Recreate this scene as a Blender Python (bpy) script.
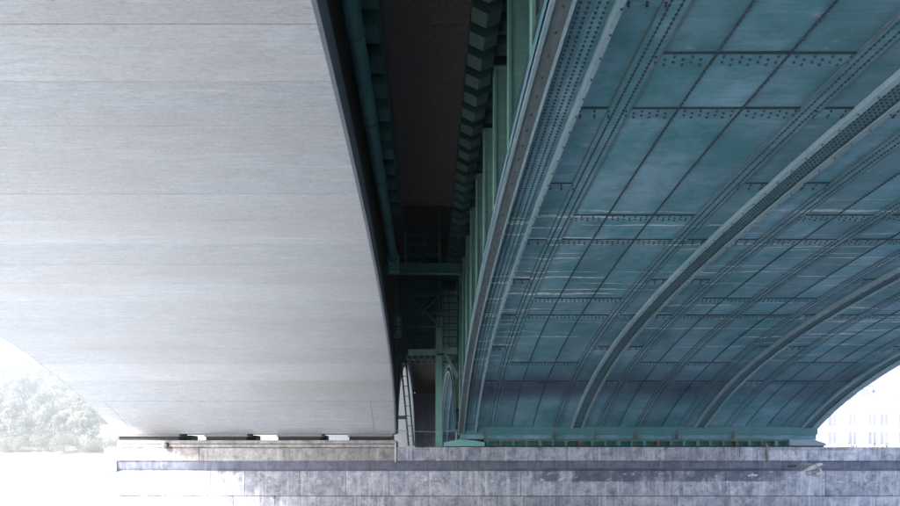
import bpy, bmesh, math, random
from mathutils import Matrix, Vector
random.seed(7)
for o in list(bpy.data.objects): bpy.data.objects.remove(o)
scene = bpy.context.scene
col = scene.collection
rad = math.radians

# ------------------------------------------------------------------ camera, world, sun, exposure
EYE = 2.3                     # eye height above the gravel
FPX = 694.0                   # focal length in photo pixels (900 wide)
VPX, HOR = 428.0, 466.0       # vanishing point of the bridges in the photo
cam = bpy.data.objects.new('camera', bpy.data.cameras.new('camera'))
col.objects.link(cam)
cam.data.sensor_width = 36.0
cam.data.lens = FPX / 900 * 36
cam.data.shift_x = (450 - VPX) / 900
cam.data.shift_y = (HOR - 253) / 900
cam.data.clip_start = 0.05
cam.data.clip_end = 5000
cam.location = (0, 0, EYE)
cam.rotation_euler = (rad(90), 0, 0)
scene.camera = cam

SUN_AZ = (-0.76, -0.65)       # horizontal direction towards the sun
SUN_EL = 33.0
world = bpy.data.worlds.new('World')
scene.world = world
world.use_nodes = True
wn = world.node_tree
bg = wn.nodes['Background']
sky = wn.nodes.new('ShaderNodeTexSky')
sky.sky_type = 'NISHITA'
sky.sun_disc = False
sky.sun_elevation = rad(SUN_EL)
sky.sun_rotation = math.atan2(SUN_AZ[0], SUN_AZ[1])
sky.air_density = 1.0
sky.dust_density = 2.0
wn.links.new(sky.outputs[0], bg.inputs['Color'])
bg.inputs['Strength'].default_value = 0.12
sun = bpy.data.objects.new('sun', bpy.data.lights.new('sun', 'SUN'))
col.objects.link(sun)
sun.data.energy = 4.5
sun.data.angle = rad(10.0)
sun.data.color = (1.0, 0.97, 0.93)
n_ = math.hypot(*SUN_AZ)
sd = Vector((SUN_AZ[0] / n_ * math.cos(rad(SUN_EL)), SUN_AZ[1] / n_ * math.cos(rad(SUN_EL)), math.sin(rad(SUN_EL))))
sun.rotation_euler = (-sd).to_track_quat('-Z', 'Y').to_euler()
sun.location = (-20, -10, 30)
vs = scene.view_settings
vs.view_transform = 'Standard'
vs.look = 'None'
vs.gamma = 1.0
vs.use_curve_mapping = False
vs.exposure = 2.25

# ------------------------------------------------------------------ materials
class NT:
    def __init__(s, name):
        s.m = bpy.data.materials.new(name); s.m.use_nodes = True
        s.t = s.m.node_tree; s.b = s.t.nodes['Principled BSDF']
        s.pos = s.t.nodes.new('ShaderNodeNewGeometry').outputs['Position']
    def link(s, a, b): s.t.links.new(a, b)
    def noise(s, scale, detail=4, rough=0.55, vec=(1, 1, 1), off=(0, 0, 0)):
        mp = s.t.nodes.new('ShaderNodeMapping')
        mp.inputs['Scale'].default_value = vec; mp.inputs['Location'].default_value = off
        s.link(s.pos, mp.inputs[0])
        n = s.t.nodes.new('ShaderNodeTexNoise')
        n.inputs['Scale'].default_value = scale; n.inputs['Detail'].default_value = detail
        n.inputs['Roughness'].default_value = rough
        s.link(mp.outputs[0], n.inputs['Vector'])
        return n.outputs['Fac']
    def ramp(s, fac, stops):
        r = s.t.nodes.new('ShaderNodeValToRGB'); e = r.color_ramp.elements
        while len(e) < len(stops): e.new(0.5)
        for i, (p, c) in enumerate(stops):
            e[i].position = p
            e[i].color = (c, c, c, 1) if isinstance(c, (int, float)) else (*c, 1)
        s.link(fac, r.inputs[0]); return r.outputs[0]
    def math(s, op, a, b=None):
        n = s.t.nodes.new('ShaderNodeMath'); n.operation = op
        for i, v in enumerate((a, b)):
            if v is None: continue
            if isinstance(v, (int, float)): n.inputs[i].default_value = v
            else: s.link(v, n.inputs[i])
        return n.outputs[0]
    def mix(s, fac, a, b, mode='MIX'):
        n = s.t.nodes.new('ShaderNodeMix'); n.data_type = 'RGBA'; n.blend_type = mode
        for sock, v in ((n.inputs[0], fac), (n.inputs[6], a), (n.inputs[7], b)):
            if isinstance(v, (int, float)): sock.default_value = v
            elif isinstance(v, tuple): sock.default_value = (*v, 1)
            else: s.link(v, sock)
        return n.outputs[2]
    def xyz(s):
        n = s.t.nodes.new('ShaderNodeSeparateXYZ'); s.link(s.pos, n.inputs[0]); return n.outputs
    def rnd(s):
        return s.t.nodes.new('ShaderNodeObjectInfo').outputs['Random']
    def band(s, v, lo, hi, soft):
        n = s.t.nodes.new('ShaderNodeMapRange'); n.interpolation_type = 'SMOOTHSTEP'
        s.link(v, n.inputs[0]); n.inputs[1].default_value = lo - soft; n.inputs[2].default_value = lo + soft
        m = s.t.nodes.new('ShaderNodeMapRange'); m.interpolation_type = 'SMOOTHSTEP'
        s.link(v, m.inputs[0]); m.inputs[1].default_value = hi - soft; m.inputs[2].default_value = hi + soft
        return s.math('SUBTRACT', n.outputs[0], m.outputs[0])
    def done(s, color, rough=0.7, bump=None, strength=0.3, dist=0.01, metallic=0, spec=0.4):
        if isinstance(color, tuple): s.b.inputs['Base Color'].default_value = (*color, 1)
        else: s.link(color, s.b.inputs['Base Color'])
        if isinstance(rough, (int, float)): s.b.inputs['Roughness'].default_value = rough
        else: s.link(rough, s.b.inputs['Roughness'])
        s.b.inputs['Metallic'].default_value = metallic
        s.b.inputs['Specular IOR Level'].default_value = spec
        if bump is not None:
            bn = s.t.nodes.new('ShaderNodeBump')
            bn.inputs['Strength'].default_value = strength; bn.inputs['Distance'].default_value = dist
            s.link(bump, bn.inputs['Height']); s.link(bn.outputs[0], s.b.inputs['Normal'])
        return s.m

def mat_concrete(name, base, dark, warm, limy=True):
    n = NT(name)
    lines = n.noise(1.0, 8, 0.75, (2.6, 20, 20))
    fine = n.noise(1.0, 4, 0.75, (5.0, 34, 34), (4, 2, 9))
    grit = n.noise(1.0, 4, 0.75, (14, 26, 26), (1, 7, 3))
    blot = n.noise(0.5, 6, 0.65, (0.5, 1.4, 1.4))
    c = n.mix(n.ramp(lines, [(0.30, 0.0), (0.70, 1.0)]), dark, base)
    c = n.mix(n.math('MULTIPLY', n.ramp(blot, [(0.46, 0.0), (0.64, 1.0)]), 0.65), c, warm)
    spot = n.ramp(n.noise(0.9, 7, 0.7, (0.7, 1.5, 1.5), (20, 4, 2)), [(0.55, 0.0), (0.70, 1.0)])
    c = n.mix(n.math('MULTIPLY', spot, 0.35), c, dark)
    c = n.mix(n.math('MULTIPLY', n.ramp(grit, [(0.38, 1.0), (0.55, 0.0)]), 0.25), c, (0.22, 0.21, 0.21))
    pits = n.ramp(fine, [(0.315, 1.0), (0.36, 0.0)])
    c = n.mix(n.math('MULTIPLY', pits, 0.75), c, (0.16, 0.14, 0.13))
    if limy:
        lime = n.ramp(n.noise(1.0, 5, 0.7, (0.45, 9, 9), (3, 0, 1)), [(0.60, 0.0), (0.68, 1.0)])
        c = n.mix(n.math('MULTIPLY', lime, 0.35), c, (0.70, 0.69, 0.68))
    r = n.ramp(n.rnd(), [(0.0, 0.92), (1.0, 1.03)])
    c = n.mix(1.0, c, r, 'MULTIPLY')
    return n.done(c, 0.88, n.math('ADD', lines, n.math('ADD', n.math('MULTIPLY', fine, 0.6), n.math('MULTIPLY', grit, 0.4))), 0.45, 0.014, spec=0.15)

def mat_teal(name, base, fade, grime, stain=True, streaks=True):
    n = NT(name)
    x, y, z = n.xyz()
    big = n.noise(0.75, 7, 0.66)
    brush = n.noise(1.0, 5, 0.7, (2.0, 22, 22))
    c = n.mix(n.ramp(big, [(0.38, 0.0), (0.64, 1.0)]), base, fade)
    c = n.mix(n.math('MULTIPLY', n.ramp(brush, [(0.35, 1.0), (0.6, 0.0)]), 0.35), c, grime)
    r = n.ramp(n.rnd(), [(0.0, 0.82), (1.0, 1.14)])
    c = n.mix(1.0, c, r, 'MULTIPLY')
    if streaks:                       # chalky run lines where water dripped along the seams
        rag = n.math('ADD', y, n.math('MULTIPLY', n.noise(0.8, 2, 0.5), 0.25))
        mp = n.t.nodes.new('ShaderNodeCombineXYZ')
        n.link(n.math('MULTIPLY', x, 0.22), mp.inputs[0]); n.link(n.math('MULTIPLY', rag, 7.5), mp.inputs[1])
        nz = n.t.nodes.new('ShaderNodeTexNoise'); nz.inputs['Scale'].default_value = 1.0
        nz.inputs['Detail'].default_value = 2.0; nz.inputs['Roughness'].default_value = 0.5
        n.link(mp.outputs[0], nz.inputs['Vector'])
        line = n.ramp(nz.outputs['Fac'], [(0.625, 0.0), (0.65, 1.0)])
        line = n.math('MULTIPLY', line, n.band(y, 12.4, 22.5, 0.6))
        line = n.math('MULTIPLY', line, n.ramp(n.noise(6.0, 3, 0.6, (1, 2, 2)), [(0.35, 0.25), (0.5, 1.0)]))
        c = n.mix(n.math('MULTIPLY', line, 0.9), c, (0.68, 0.74, 0.68))
    if stain:                         # sooty tide mark low on the haunch
        wob = n.math('ADD', z, n.math('MULTIPLY', n.noise(0.25, 3, 0.5, (1, 0.2, 0.2)), 0.5))
        s_ = n.math('MULTIPLY', n.band(wob, EYE + 2.75, EYE + 3.45, 0.30), n.ramp(n.noise(0.5, 4, 0.6, (0.6, 1, 1)), [(0.3, 0.4), (0.6, 1.0)]))
        c = n.mix(n.math('MULTIPLY', s_, 0.9), c, (0.04, 0.045, 0.085))
    if streaks:                       # worn, paler flakes
        fl = n.ramp(n.noise(2.2, 8, 0.75, (1, 1.6, 1.6), (3, 8, 1)), [(0.62, 0.0), (0.66, 1.0)])
        c = n.mix(n.math('MULTIPLY', fl, 0.45), c, (0.34, 0.43, 0.46))
        mot = n.ramp(n.noise(3.5, 6, 0.7, (1, 1, 1), (9, 1, 6)), [(0.36, 1.0), (0.5, 0.0)])
        c = n.mix(n.math('MULTIPLY', mot, 0.35), c, grime)
    scr = n.ramp(n.noise(9.0, 4, 0.7), [(0.68, 0.0), (0.74, 1.0)])
    c = n.mix(n.math('MULTIPLY', scr, 0.4), c, (0.16, 0.12, 0.09))
    return n.done(c, 0.58, brush, 0.12, 0.006, spec=0.25)

def mat_simple(name, a, b, scale=3.0, rough=0.7, bump=0.2, vec=(1, 1, 1)):
    n = NT(name)
    f = n.noise(scale, 5, 0.6, vec)
    c = n.mix(n.ramp(f, [(0.3, 0.0), (0.7, 1.0)]), a, b)
    c = n.mix(1.0, c, n.ramp(n.rnd(), [(0.0, 0.85), (1.0, 1.12)]), 'MULTIPLY')
    return n.done(c, rough, f, bump, 0.01)

def mat_stone(name, base, dark, pale):
    n = NT(name)
    x, y, z = n.xyz()
    a = n.noise(2.4, 7, 0.68)
    fine = n.noise(14, 5, 0.7)
    c = n.mix(n.ramp(a, [(0.40, 0.0), (0.60, 1.0)]), dark, base)
    c = n.mix(n.math('MULTIPLY', n.ramp(fine, [(0.38, 1.0), (0.52, 0.0)]), 0.6), c, dark)
    crust = n.ramp(n.noise(3.2, 8, 0.75, (1, 1, 0.8), (11, 3, 4)), [(0.50, 0.0), (0.62, 1.0)])
    c = n.mix(n.math('MULTIPLY', crust, 0.6), c, (0.10, 0.105, 0.14))
    run = n.ramp(n.noise(1.0, 3, 0.6, (7.0, 7.0, 0.35)), [(0.54, 0.0), (0.66, 1.0)])
    c = n.mix(n.math('MULTIPLY', run, 0.5), c, pale)
    run2 = n.ramp(n.noise(1.0, 3, 0.7, (17.0, 17.0, 0.3), (5, 5, 1)), [(0.60, 0.0), (0.66, 1.0)])
    c = n.mix(n.math('MULTIPLY', run2, 0.6), c, pale)
    scab = n.math('MULTIPLY', n.ramp(n.noise(5.0, 5, 0.7, (0.6, 1, 1.6), (2, 0, 5)), [(0.58, 0.0), (0.64, 1.0)]), n.band(z, EYE - 0.75, EYE - 0.25, 0.2))
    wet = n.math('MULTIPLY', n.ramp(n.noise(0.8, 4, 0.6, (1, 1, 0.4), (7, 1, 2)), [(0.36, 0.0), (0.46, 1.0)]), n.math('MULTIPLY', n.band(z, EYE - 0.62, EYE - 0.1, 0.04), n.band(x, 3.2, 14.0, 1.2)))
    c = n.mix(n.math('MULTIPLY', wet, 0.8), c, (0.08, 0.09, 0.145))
    c = n.mix(n.math('MULTIPLY', scab, 0.9), c, pale)
    c = n.mix(1.0, c, n.ramp(n.rnd(), [(0.0, 0.8), (1.0, 1.12)]), 'MULTIPLY')
    return n.done(c, 0.9, n.math('ADD', a, n.math('MULTIPLY', fine, 0.6)), 0.5, 0.03)

M = {}
M['concrete'] = mat_concrete('board_marked_concrete', (0.56, 0.585, 0.615), (0.385, 0.41, 0.44), (0.44, 0.435, 0.435))
M['conc_dark'] = mat_concrete('shaded_concrete', (0.055, 0.05, 0.05), (0.034, 0.032, 0.033), (0.052, 0.044, 0.04), False)  # concrete darkened: the shade inside the gap is put into the colour
M['teal'] = mat_teal('teal_paint', (0.075, 0.225, 0.255), (0.215, 0.365, 0.445), (0.045, 0.13, 0.155))
M['rib'] = mat_teal('grey_teal_paint', (0.20, 0.31, 0.34), (0.30, 0.40, 0.43), (0.10, 0.16, 0.18), stain=False, streaks=False)
M['green'] = mat_teal('green_teal_paint', (0.14, 0.30, 0.265), (0.19, 0.36, 0.32), (0.075, 0.17, 0.15), False, False)
M['corbel'] = mat_teal('shaded_corbel_paint', (0.018, 0.052, 0.045), (0.03, 0.068, 0.06), (0.01, 0.026, 0.023), False, False)  # green paint darkened, the dim light of the gap is in the colour
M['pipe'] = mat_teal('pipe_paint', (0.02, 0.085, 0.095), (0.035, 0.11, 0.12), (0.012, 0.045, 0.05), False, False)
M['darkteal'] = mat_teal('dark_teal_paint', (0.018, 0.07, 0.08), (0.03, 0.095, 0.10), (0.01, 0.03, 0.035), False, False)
M['rib_inner'] = mat_teal('rib_inner_paint', (0.085, 0.185, 0.205), (0.12, 0.225, 0.25), (0.05, 0.11, 0.12), False, False)
M['rivet'] = mat_simple('grimy_shaded_rivet', (0.016, 0.036, 0.048), (0.035, 0.06, 0.075), 20, 0.6, 0)  # shade and dirt around the rivets put into the colour, seam strips too
M['seam'] = mat_simple('seam_grime', (0.015, 0.03, 0.04), (0.03, 0.05, 0.06), 8, 0.8, 0)
M['rust'] = mat_simple('rusty_paint', (0.16, 0.085, 0.07), (0.10, 0.12, 0.13), 9, 0.8, 0.3)
M['stone'] = mat_stone('pier_limestone', (0.60, 0.61, 0.67), (0.31, 0.325, 0.40), (0.76, 0.76, 0.79))
M['stone_cove'] = mat_stone('dirty_shaded_limestone', (0.21, 0.225, 0.285), (0.13, 0.14, 0.19), (0.29, 0.30, 0.35))  # recess shade under the coping and dirt, both put into the colour
M['sill'] = mat_stone('sill_concrete', (0.50, 0.48, 0.47), (0.30, 0.28, 0.27), (0.58, 0.56, 0.53))
M['mortar'] = mat_simple('mortar', (0.20, 0.195, 0.20), (0.28, 0.27, 0.27), 12, 0.95, 0.3)
M['rubber'] = mat_simple('bearing_rubber', (0.02, 0.022, 0.03), (0.05, 0.05, 0.06), 5, 0.6, 0.2)
M['gravel'] = mat_simple('pale_gravel', (0.42, 0.43, 0.445), (0.58, 0.59, 0.60), 14, 0.95, 0.6)
M['rib_dark'] = mat_simple('weathered_flange', (0.08, 0.105, 0.115), (0.14, 0.17, 0.175), 3, 0.7, 0.2, (4, 1, 1))
M['quay'] = mat_simple('quay_concrete', (0.62, 0.62, 0.60), (0.72, 0.72, 0.70), 1.5, 0.9, 0.3)
M['hill'] = mat_simple('hill_grass', (0.20, 0.22, 0.13), (0.30, 0.30, 0.20), 0.6, 0.95, 0.5)
def leafy(m):
    t = m.node_tree; b = t.nodes['Principled BSDF']; o = t.nodes['Material Output']
    tr = t.nodes.new('ShaderNodeBsdfTranslucent'); mx = t.nodes.new('ShaderNodeMixShader')
    t.links.new(b.inputs['Base Color'].links[0].from_socket, tr.inputs['Color'])
    mx.inputs[0].default_value = 0.42
    t.links.new(b.outputs[0], mx.inputs[1]); t.links.new(tr.outputs[0], mx.inputs[2]); t.links.new(mx.outputs[0], o.inputs['Surface'])
    return m
M['leaf_a'] = mat_simple('leaf_light', (0.24, 0.265, 0.20), (0.31, 0.325, 0.25), 0.9, 0.6, 0)
M['leaf_b'] = mat_simple('leaf_deep', (0.19, 0.22, 0.165), (0.26, 0.28, 0.21), 0.9, 0.6, 0)
leafy(M['leaf_a']); leafy(M['leaf_b'])
M['bark'] = mat_simple('bark', (0.07, 0.055, 0.04), (0.14, 0.11, 0.085), 6, 0.95, 0.6)
M['render'] = mat_simple('house_render', (0.72, 0.69, 0.62), (0.78, 0.76, 0.70), 0.8, 0.9, 0.1)
M['roof'] = mat_simple('slate_roof', (0.12, 0.12, 0.145), (0.17, 0.17, 0.20), 2.0, 0.7, 0.4)
M['frame'] = mat_simple('white_frame', (0.70, 0.70, 0.68), (0.8, 0.8, 0.78), 2, 0.6, 0)
M['glass'] = mat_simple('window_glass', (0.11, 0.12, 0.15), (0.17, 0.18, 0.22), 1.0, 0.12, 0)
M['gull_white'] = mat_simple('white_plumage', (0.66, 0.68, 0.70), (0.8, 0.8, 0.8), 8, 0.8, 0.1)
M['gull_grey'] = mat_simple('grey_plumage', (0.25, 0.28, 0.32), (0.38, 0.40, 0.44), 8, 0.8, 0.1)
M['gull_dark'] = mat_simple('dark_plumage', (0.03, 0.035, 0.05), (0.07, 0.075, 0.09), 8, 0.8, 0.1)
M['beak'] = mat_simple('beak', (0.55, 0.30, 0.05), (0.6, 0.35, 0.08), 8, 0.5, 0)
M['wire'] = mat_simple('wire', (0.25, 0.25, 0.26), (0.35, 0.35, 0.36), 8, 0.5, 0)

# ------------------------------------------------------------------ building helpers (z is given relative to the eye, +EYE when linked)
def link(name, verts, faces, mat, parent=None, smooth=False, recalc=True):
    me = bpy.data.meshes.new(name)
    me.from_pydata([(v[0], v[1], v[2] + EYE) for v in verts], [], faces)
    if recalc:
        bm = bmesh.new(); bm.from_mesh(me)
        bmesh.ops.recalc_face_normals(bm, faces=bm.faces)
        bm.to_mesh(me); bm.free()
    if smooth:
        for p in me.polygons: p.use_smooth = True
    if mat is not None: me.materials.append(mat)
    o = bpy.data.objects.new(name, me); col.objects.link(o)
    if parent is not None: put_under(o, parent)
    return o

def root_of(o):
    loc = Vector((0, 0, 0))
    while o is not None:
        loc += o.location; o = o.parent
    return loc

def put_under(o, parent):
    o.parent = parent
    if parent.type == 'EMPTY': o.matrix_parent_inverse = Matrix.Translation(-parent.location)

def tag(o, label=None, cat=None, group=None, kind=None):
    for k, v in (('label', label), ('category', cat), ('group', group), ('kind', kind)):
        if v: o[k] = v
    return o

def thing(name, label, cat, loc, group=None):
    o = bpy.data.objects.new(name, None); col.objects.link(o)
    o.empty_display_size = 0.3
    o.location = (loc[0], loc[1], loc[2] + EYE)
    return tag(o, label, cat, group)

class MB:
    def __init__(s): s.v = []; s.f = []
    def add(s, v, f):
        b = len(s.v); s.v += v; s.f += [tuple(i + b for i in q) for q in f]; return s
    def box(s, x0, x1, y0, y1, z0, z1):
        v = [(x, y, z) for z in (z0, z1) for y in (y0, y1) for x in (x0, x1)]
        return s.add(v, [(0, 1, 3, 2), (4, 6, 7, 5), (0, 4, 5, 1), (2, 3, 7, 6), (0, 2, 6, 4), (1, 5, 7, 3)])
    def cbox(s, x0, x1, y0, y1, z0, z1, c=0.015):          # box with chamfered front edges (towards -y)
        v = [(x0 + c, y0, z0 + c), (x1 - c, y0, z0 + c), (x1 - c, y0, z1 - c), (x0 + c, y0, z1 - c)]
        v += [(x0, y0 + c, z0), (x1, y0 + c, z0), (x1, y0 + c, z1), (x0, y0 + c, z1)]
        v += [(x0, y1, z0), (x1, y1, z0), (x1, y1, z1), (x0, y1, z1)]
        f = [(0, 1, 2, 3), (8, 11, 10, 9)]
        for k in (0, 4):
            f += [(k + i, k + (i + 1) % 4, k + 4 + (i + 1) % 4, k + 4 + i) for i in range(4)]
        return s.add(v, f)
    def tube(s, pts, r, n=8):
        pts = [Vector(p) for p in pts]; rings = []
        for i, p in enumerate(pts):
            d = (pts[min(i + 1, len(pts) - 1)] - pts[max(i - 1, 0)]).normalized()
            u = d.orthogonal().normalized()
            if abs(d.z) < 0.95:
                u = d.cross(Vector((0, 0, 1))).normalized()
            w = d.cross(u)
            rr = r[i] if isinstance(r, (list, tuple)) else r
            rings.append([tuple(p + u * (rr * math.cos(2 * math.pi * k / n)) + w * (rr * math.sin(2 * math.pi * k / n))) for k in range(n)])
        v = [q for ring in rings for q in ring]; f = []
        for i in range(len(rings) - 1):
            for k in range(n):
                f.append((i * n + k, i * n + (k + 1) % n, (i + 1) * n + (k + 1) % n, (i + 1) * n + k))
        f.append(tuple(range(n))); f.append(tuple((len(rings) - 1) * n + k for k in range(n)))
        return s.add(v, f)
    def prism(s, poly, axis, a, b):                         # polygon extruded along an axis
        n = len(poly)
        def P(p, t):
            return {'x': (t, p[0], p[1]), 'y': (p[0], t, p[1]), 'z': (p[0], p[1], t)}[axis]
        v = [P(p, a) for p in poly] + [P(p, b) for p in poly]
        f = [tuple(range(n)), tuple(range(n, 2 * n))] + [(i, (i + 1) % n, n + (i + 1) % n, n + i) for i in range(n)]
        return s.add(v, f)
    def build(s, name, mat, parent=None, smooth=False): return link(name, s.v, s.f, mat, parent, smooth)

def box(name, mat, parent, *a): return MB().box(*a).build(name, mat, parent)

class Arch:
    def __init__(s, yc, A, zc, B): s.yc, s.A, s.zc, s.B = yc, A, zc, B
    def th(s, y): return math.asin(max(-1, min(1, (y - s.yc) / s.A)))
    def at(s, t, d=0.0):                                    # d: metres below the soffit along its normal
        sn, cs = math.sin(t), math.cos(t)
        ny, nz = -sn / s.A, -cs / s.B
        l = math.hypot(ny, nz)
        return (s.yc + s.A * sn + ny / l * d, s.zc + s.B * cs + nz / l * d, ny / l, nz / l)
    def sweep(s, prof, t0, t1, n):
        v, f = [], []
        m = len(prof)
        for i in range(n + 1):
            t = t0 + (t1 - t0) * i / n
            for (x, d) in prof:
                y, z, _, _ = s.at(t, d); v.append((x, y, z))
        for i in range(n):
            for k in range(m):
                f.append((i * m + k, i * m + (k + 1) % m, (i + 1) * m + (k + 1) % m, (i + 1) * m + k))
        f.append(tuple(range(m))); f.append(tuple(n * m + k for k in range(m)))
        return v, f
    def slab(s, x0, x1, d0, d1, t0, t1, n): return s.sweep([(x0, d0), (x1, d0), (x1, d1), (x0, d1)], t0, t1, n)
    def arc(s, t0, step):                                   # angle after walking `step` metres along the soffit
        g = math.hypot(s.A * math.cos(t0), s.B * math.sin(t0)); return t0 + step / max(g, 0.3)

class FlatArch(Arch):                                       # flat crown that turns down more and more towards the springing
    def drop(s, d): return s.B / 3.34 * (0.0048 * d * d + 0.495 * (abs(d) / 16.3) ** 5.4)
    def slope(s, d): return s.B / 3.34 * (0.0096 * d + math.copysign(0.495 * 5.4 / 16.3 * (abs(d) / 16.3) ** 4.4, d))
    def th(s, y): return max(-1, min(1, (y - s.yc) / s.A)) * math.pi / 2
    def at(s, t, d=0.0):
        q = t / (math.pi / 2) * s.A
        m = s.slope(q); l = math.hypot(1, m)
        ny, nz = -m / l, -1 / l
        return (s.yc + q + ny * d, s.zc + s.B - s.drop(q) + nz * d, ny, nz)
    def arc(s, t0, step):
        m = s.slope(t0 / (math.pi / 2) * s.A)
        return t0 + step / math.hypot(1, m) / s.A * math.pi / 2

U = 1.2                                                      # photo unit in metres
H90 = math.pi / 2
S1 = FlatArch(7.9, 19.8, 1.40, 3.34)                             # steel soffit over the viewer
C1 = Arch(8.75, 19.2, 1.29, 4.09)                           # concrete soffit over the viewer
PIER_F, PIER_B = 27.35, 30.3
S2 = FlatArch(PIER_B + 19.7, 19.8, 1.40, 5.0)
C2 = Arch(PIER_B + 19.0, 19.2, 1.29, 5.1)
GROUND = -EYE

# ------------------------------------------------------------------ ground, hill
g = MB(); N = 40
g.add([(-1500, -1500, GROUND), (1500, -1500, GROUND), (1500, 1500, GROUND), (-1500, 1500, GROUND)], [(0, 1, 2, 3)])
tag(g.build('ground', M['gravel']), kind='structure')

hv, hf = [], []
nx, ny = 60, 14
for j in range(ny + 1):
    for i in range(nx + 1):
        x = -260 + 230 * i / nx; y = 142 + 100 * j / ny
        h = 4.4 + 0.30 * (y - 142) * (0.75 + 0.25 * math.sin(x * 0.05)) + 1.2 * math.sin(x * 0.13 + y * 0.07) * min(1, j / 4)
        hv.append((x, y, GROUND + h))
for j in range(ny):
    for i in range(nx):
        a = j * (nx + 1) + i; hf.append((a, a + 1, a + nx + 2, a + nx + 1))
tag(link('hillside', hv, hf, M['hill'], smooth=True), kind='structure')

# ------------------------------------------------------------------ stone pier
pier = thing('stone_pier', 'long coursed stone pier carrying both bridges across the bottom of the view', 'pier', (4, 29, GROUND))
X_L, X_R, X_J = -12.3, 22.5, -1.28
def end_poly(x, y0, y1, out):                                # rounded cutwater outline
    pts = []
    for k in range(13):
        a = -H90 + math.pi * k / 12
        pts.append((x + out * math.cos(a), (y0 + y1) / 2 + (y1 - y0) / 2 * math.sin(a)))
    return pts
core = MB().box(X_L, X_R, PIER_F + 0.32, PIER_B - 0.2, GROUND, 0.66)
core.build('core', M['mortar'], pier)
for x, out in ((X_L, -0.9), (X_R, 1.7)):
    MB().prism(end_poly(x, PIER_F + 0.1, PIER_B - 0.1, out), 'z', GROUND, -0.2).build('cutwater', M['stone'], pier)
    MB().prism(end_poly(x, PIER_F + 0.02, PIER_B - 0.02, out * 1.05), 'z', -0.196, 0.70).build('cutwater_cap', M['stone'], pier)
rp = random.Random(3)
def course(x0, x1, z0, z1, yf, wmin, wmax, mat, name, jit=0.012, gap=0.008, depth=0.35):
    x = x0
    while x < x1 - 0.05:
        w = rp.uniform(wmin, wmax); xe = min(x + w, x1)
        if x1 - xe < wmin * 0.6: xe = x1
        MB().cbox(x + gap / 2, xe - gap / 2, yf + rp.uniform(-jit, jit), yf + depth, z0 + gap / 2, z1 - gap / 2, 0.012).build(name, mat, pier)
        x = xe
course(X_J, X_R, 0.20, 0.745, PIER_F, 1.8, 2.9, M['stone'], 'coping_stone')
course(X_L, X_J, 0.20, 0.705, PIER_F + 0.03, 2.6, 3.6, M['sill'], 'coping_stone')
course(X_L, X_J, 0.715, 0.86, PIER_F + 0.10, 4.5, 6.0, M['sill'], 'sill_beam', 0.002)
course(X_L, X_J, 0.87, 1.02, PIER_F + 0.14, 4.5, 6.0, M['sill'], 'sill_beam', 0.002)
box('sill_bed', M['sill'], pier, X_L, X_J, PIER_F + 0.42, PIER_B - 0.3, 0.66, 1.015)
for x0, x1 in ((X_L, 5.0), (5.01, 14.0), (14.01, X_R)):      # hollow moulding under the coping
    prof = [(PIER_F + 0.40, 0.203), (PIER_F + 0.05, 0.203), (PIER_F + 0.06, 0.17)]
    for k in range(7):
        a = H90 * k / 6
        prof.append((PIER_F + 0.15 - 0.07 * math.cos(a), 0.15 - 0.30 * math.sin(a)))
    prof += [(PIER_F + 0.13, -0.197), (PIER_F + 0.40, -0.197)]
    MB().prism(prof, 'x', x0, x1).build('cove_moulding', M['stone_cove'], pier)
course(X_L, X_R, -1.19, -0.20, PIER_F + 0.09, 1.2, 2.2, M['stone'], 'ashlar_block')
course(X_L, X_R, -1.85, -1.20, PIER_F + 0.08, 1.0, 1.9, M['stone'], 'ashlar_block')
course(X_L, X_R, GROUND + 0.002, -1.86, PIER_F + 0.07, 1.0, 1.9, M['stone'], 'ashlar_block')
course(13.0, 16.8, 0.62, 0.75, PIER_F - 0.03, 3.7, 3.9, M['stone'], 'ledge_stone', 0.0, 0.012, 0.5)
# drain stub and small round fixture on the pier
dr = MB().tube([(-10.35, PIER_F + 0.30, 0.86), (-10.35, PIER_F - 0.12, 0.80)], 0.10, 14).build('drain_stub', M['rubber'], pier, True)
MB().tube([(-10.35, PIER_F - 0.125, 0.80), (-10.35, PIER_F - 0.16, 0.795)], [0.125, 0.12], 14).build('drain_collar', M['wire'], dr, True)
MB().tube([(X_J, PIER_F - 0.03, 0.15), (X_J + 0.01, PIER_F - 0.03, 0.98)], 0.03, 8).build('down_pipe', M['frame'], pier, True)
MB().tube([(13.35, PIER_F - 0.05, 0.2), (13.35, PIER_F - 0.05, 0.75), (13.35, PIER_F + 0.2, 0.98)], 0.045, 8).build('down_pipe', M['wire'], pier, True)

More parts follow.
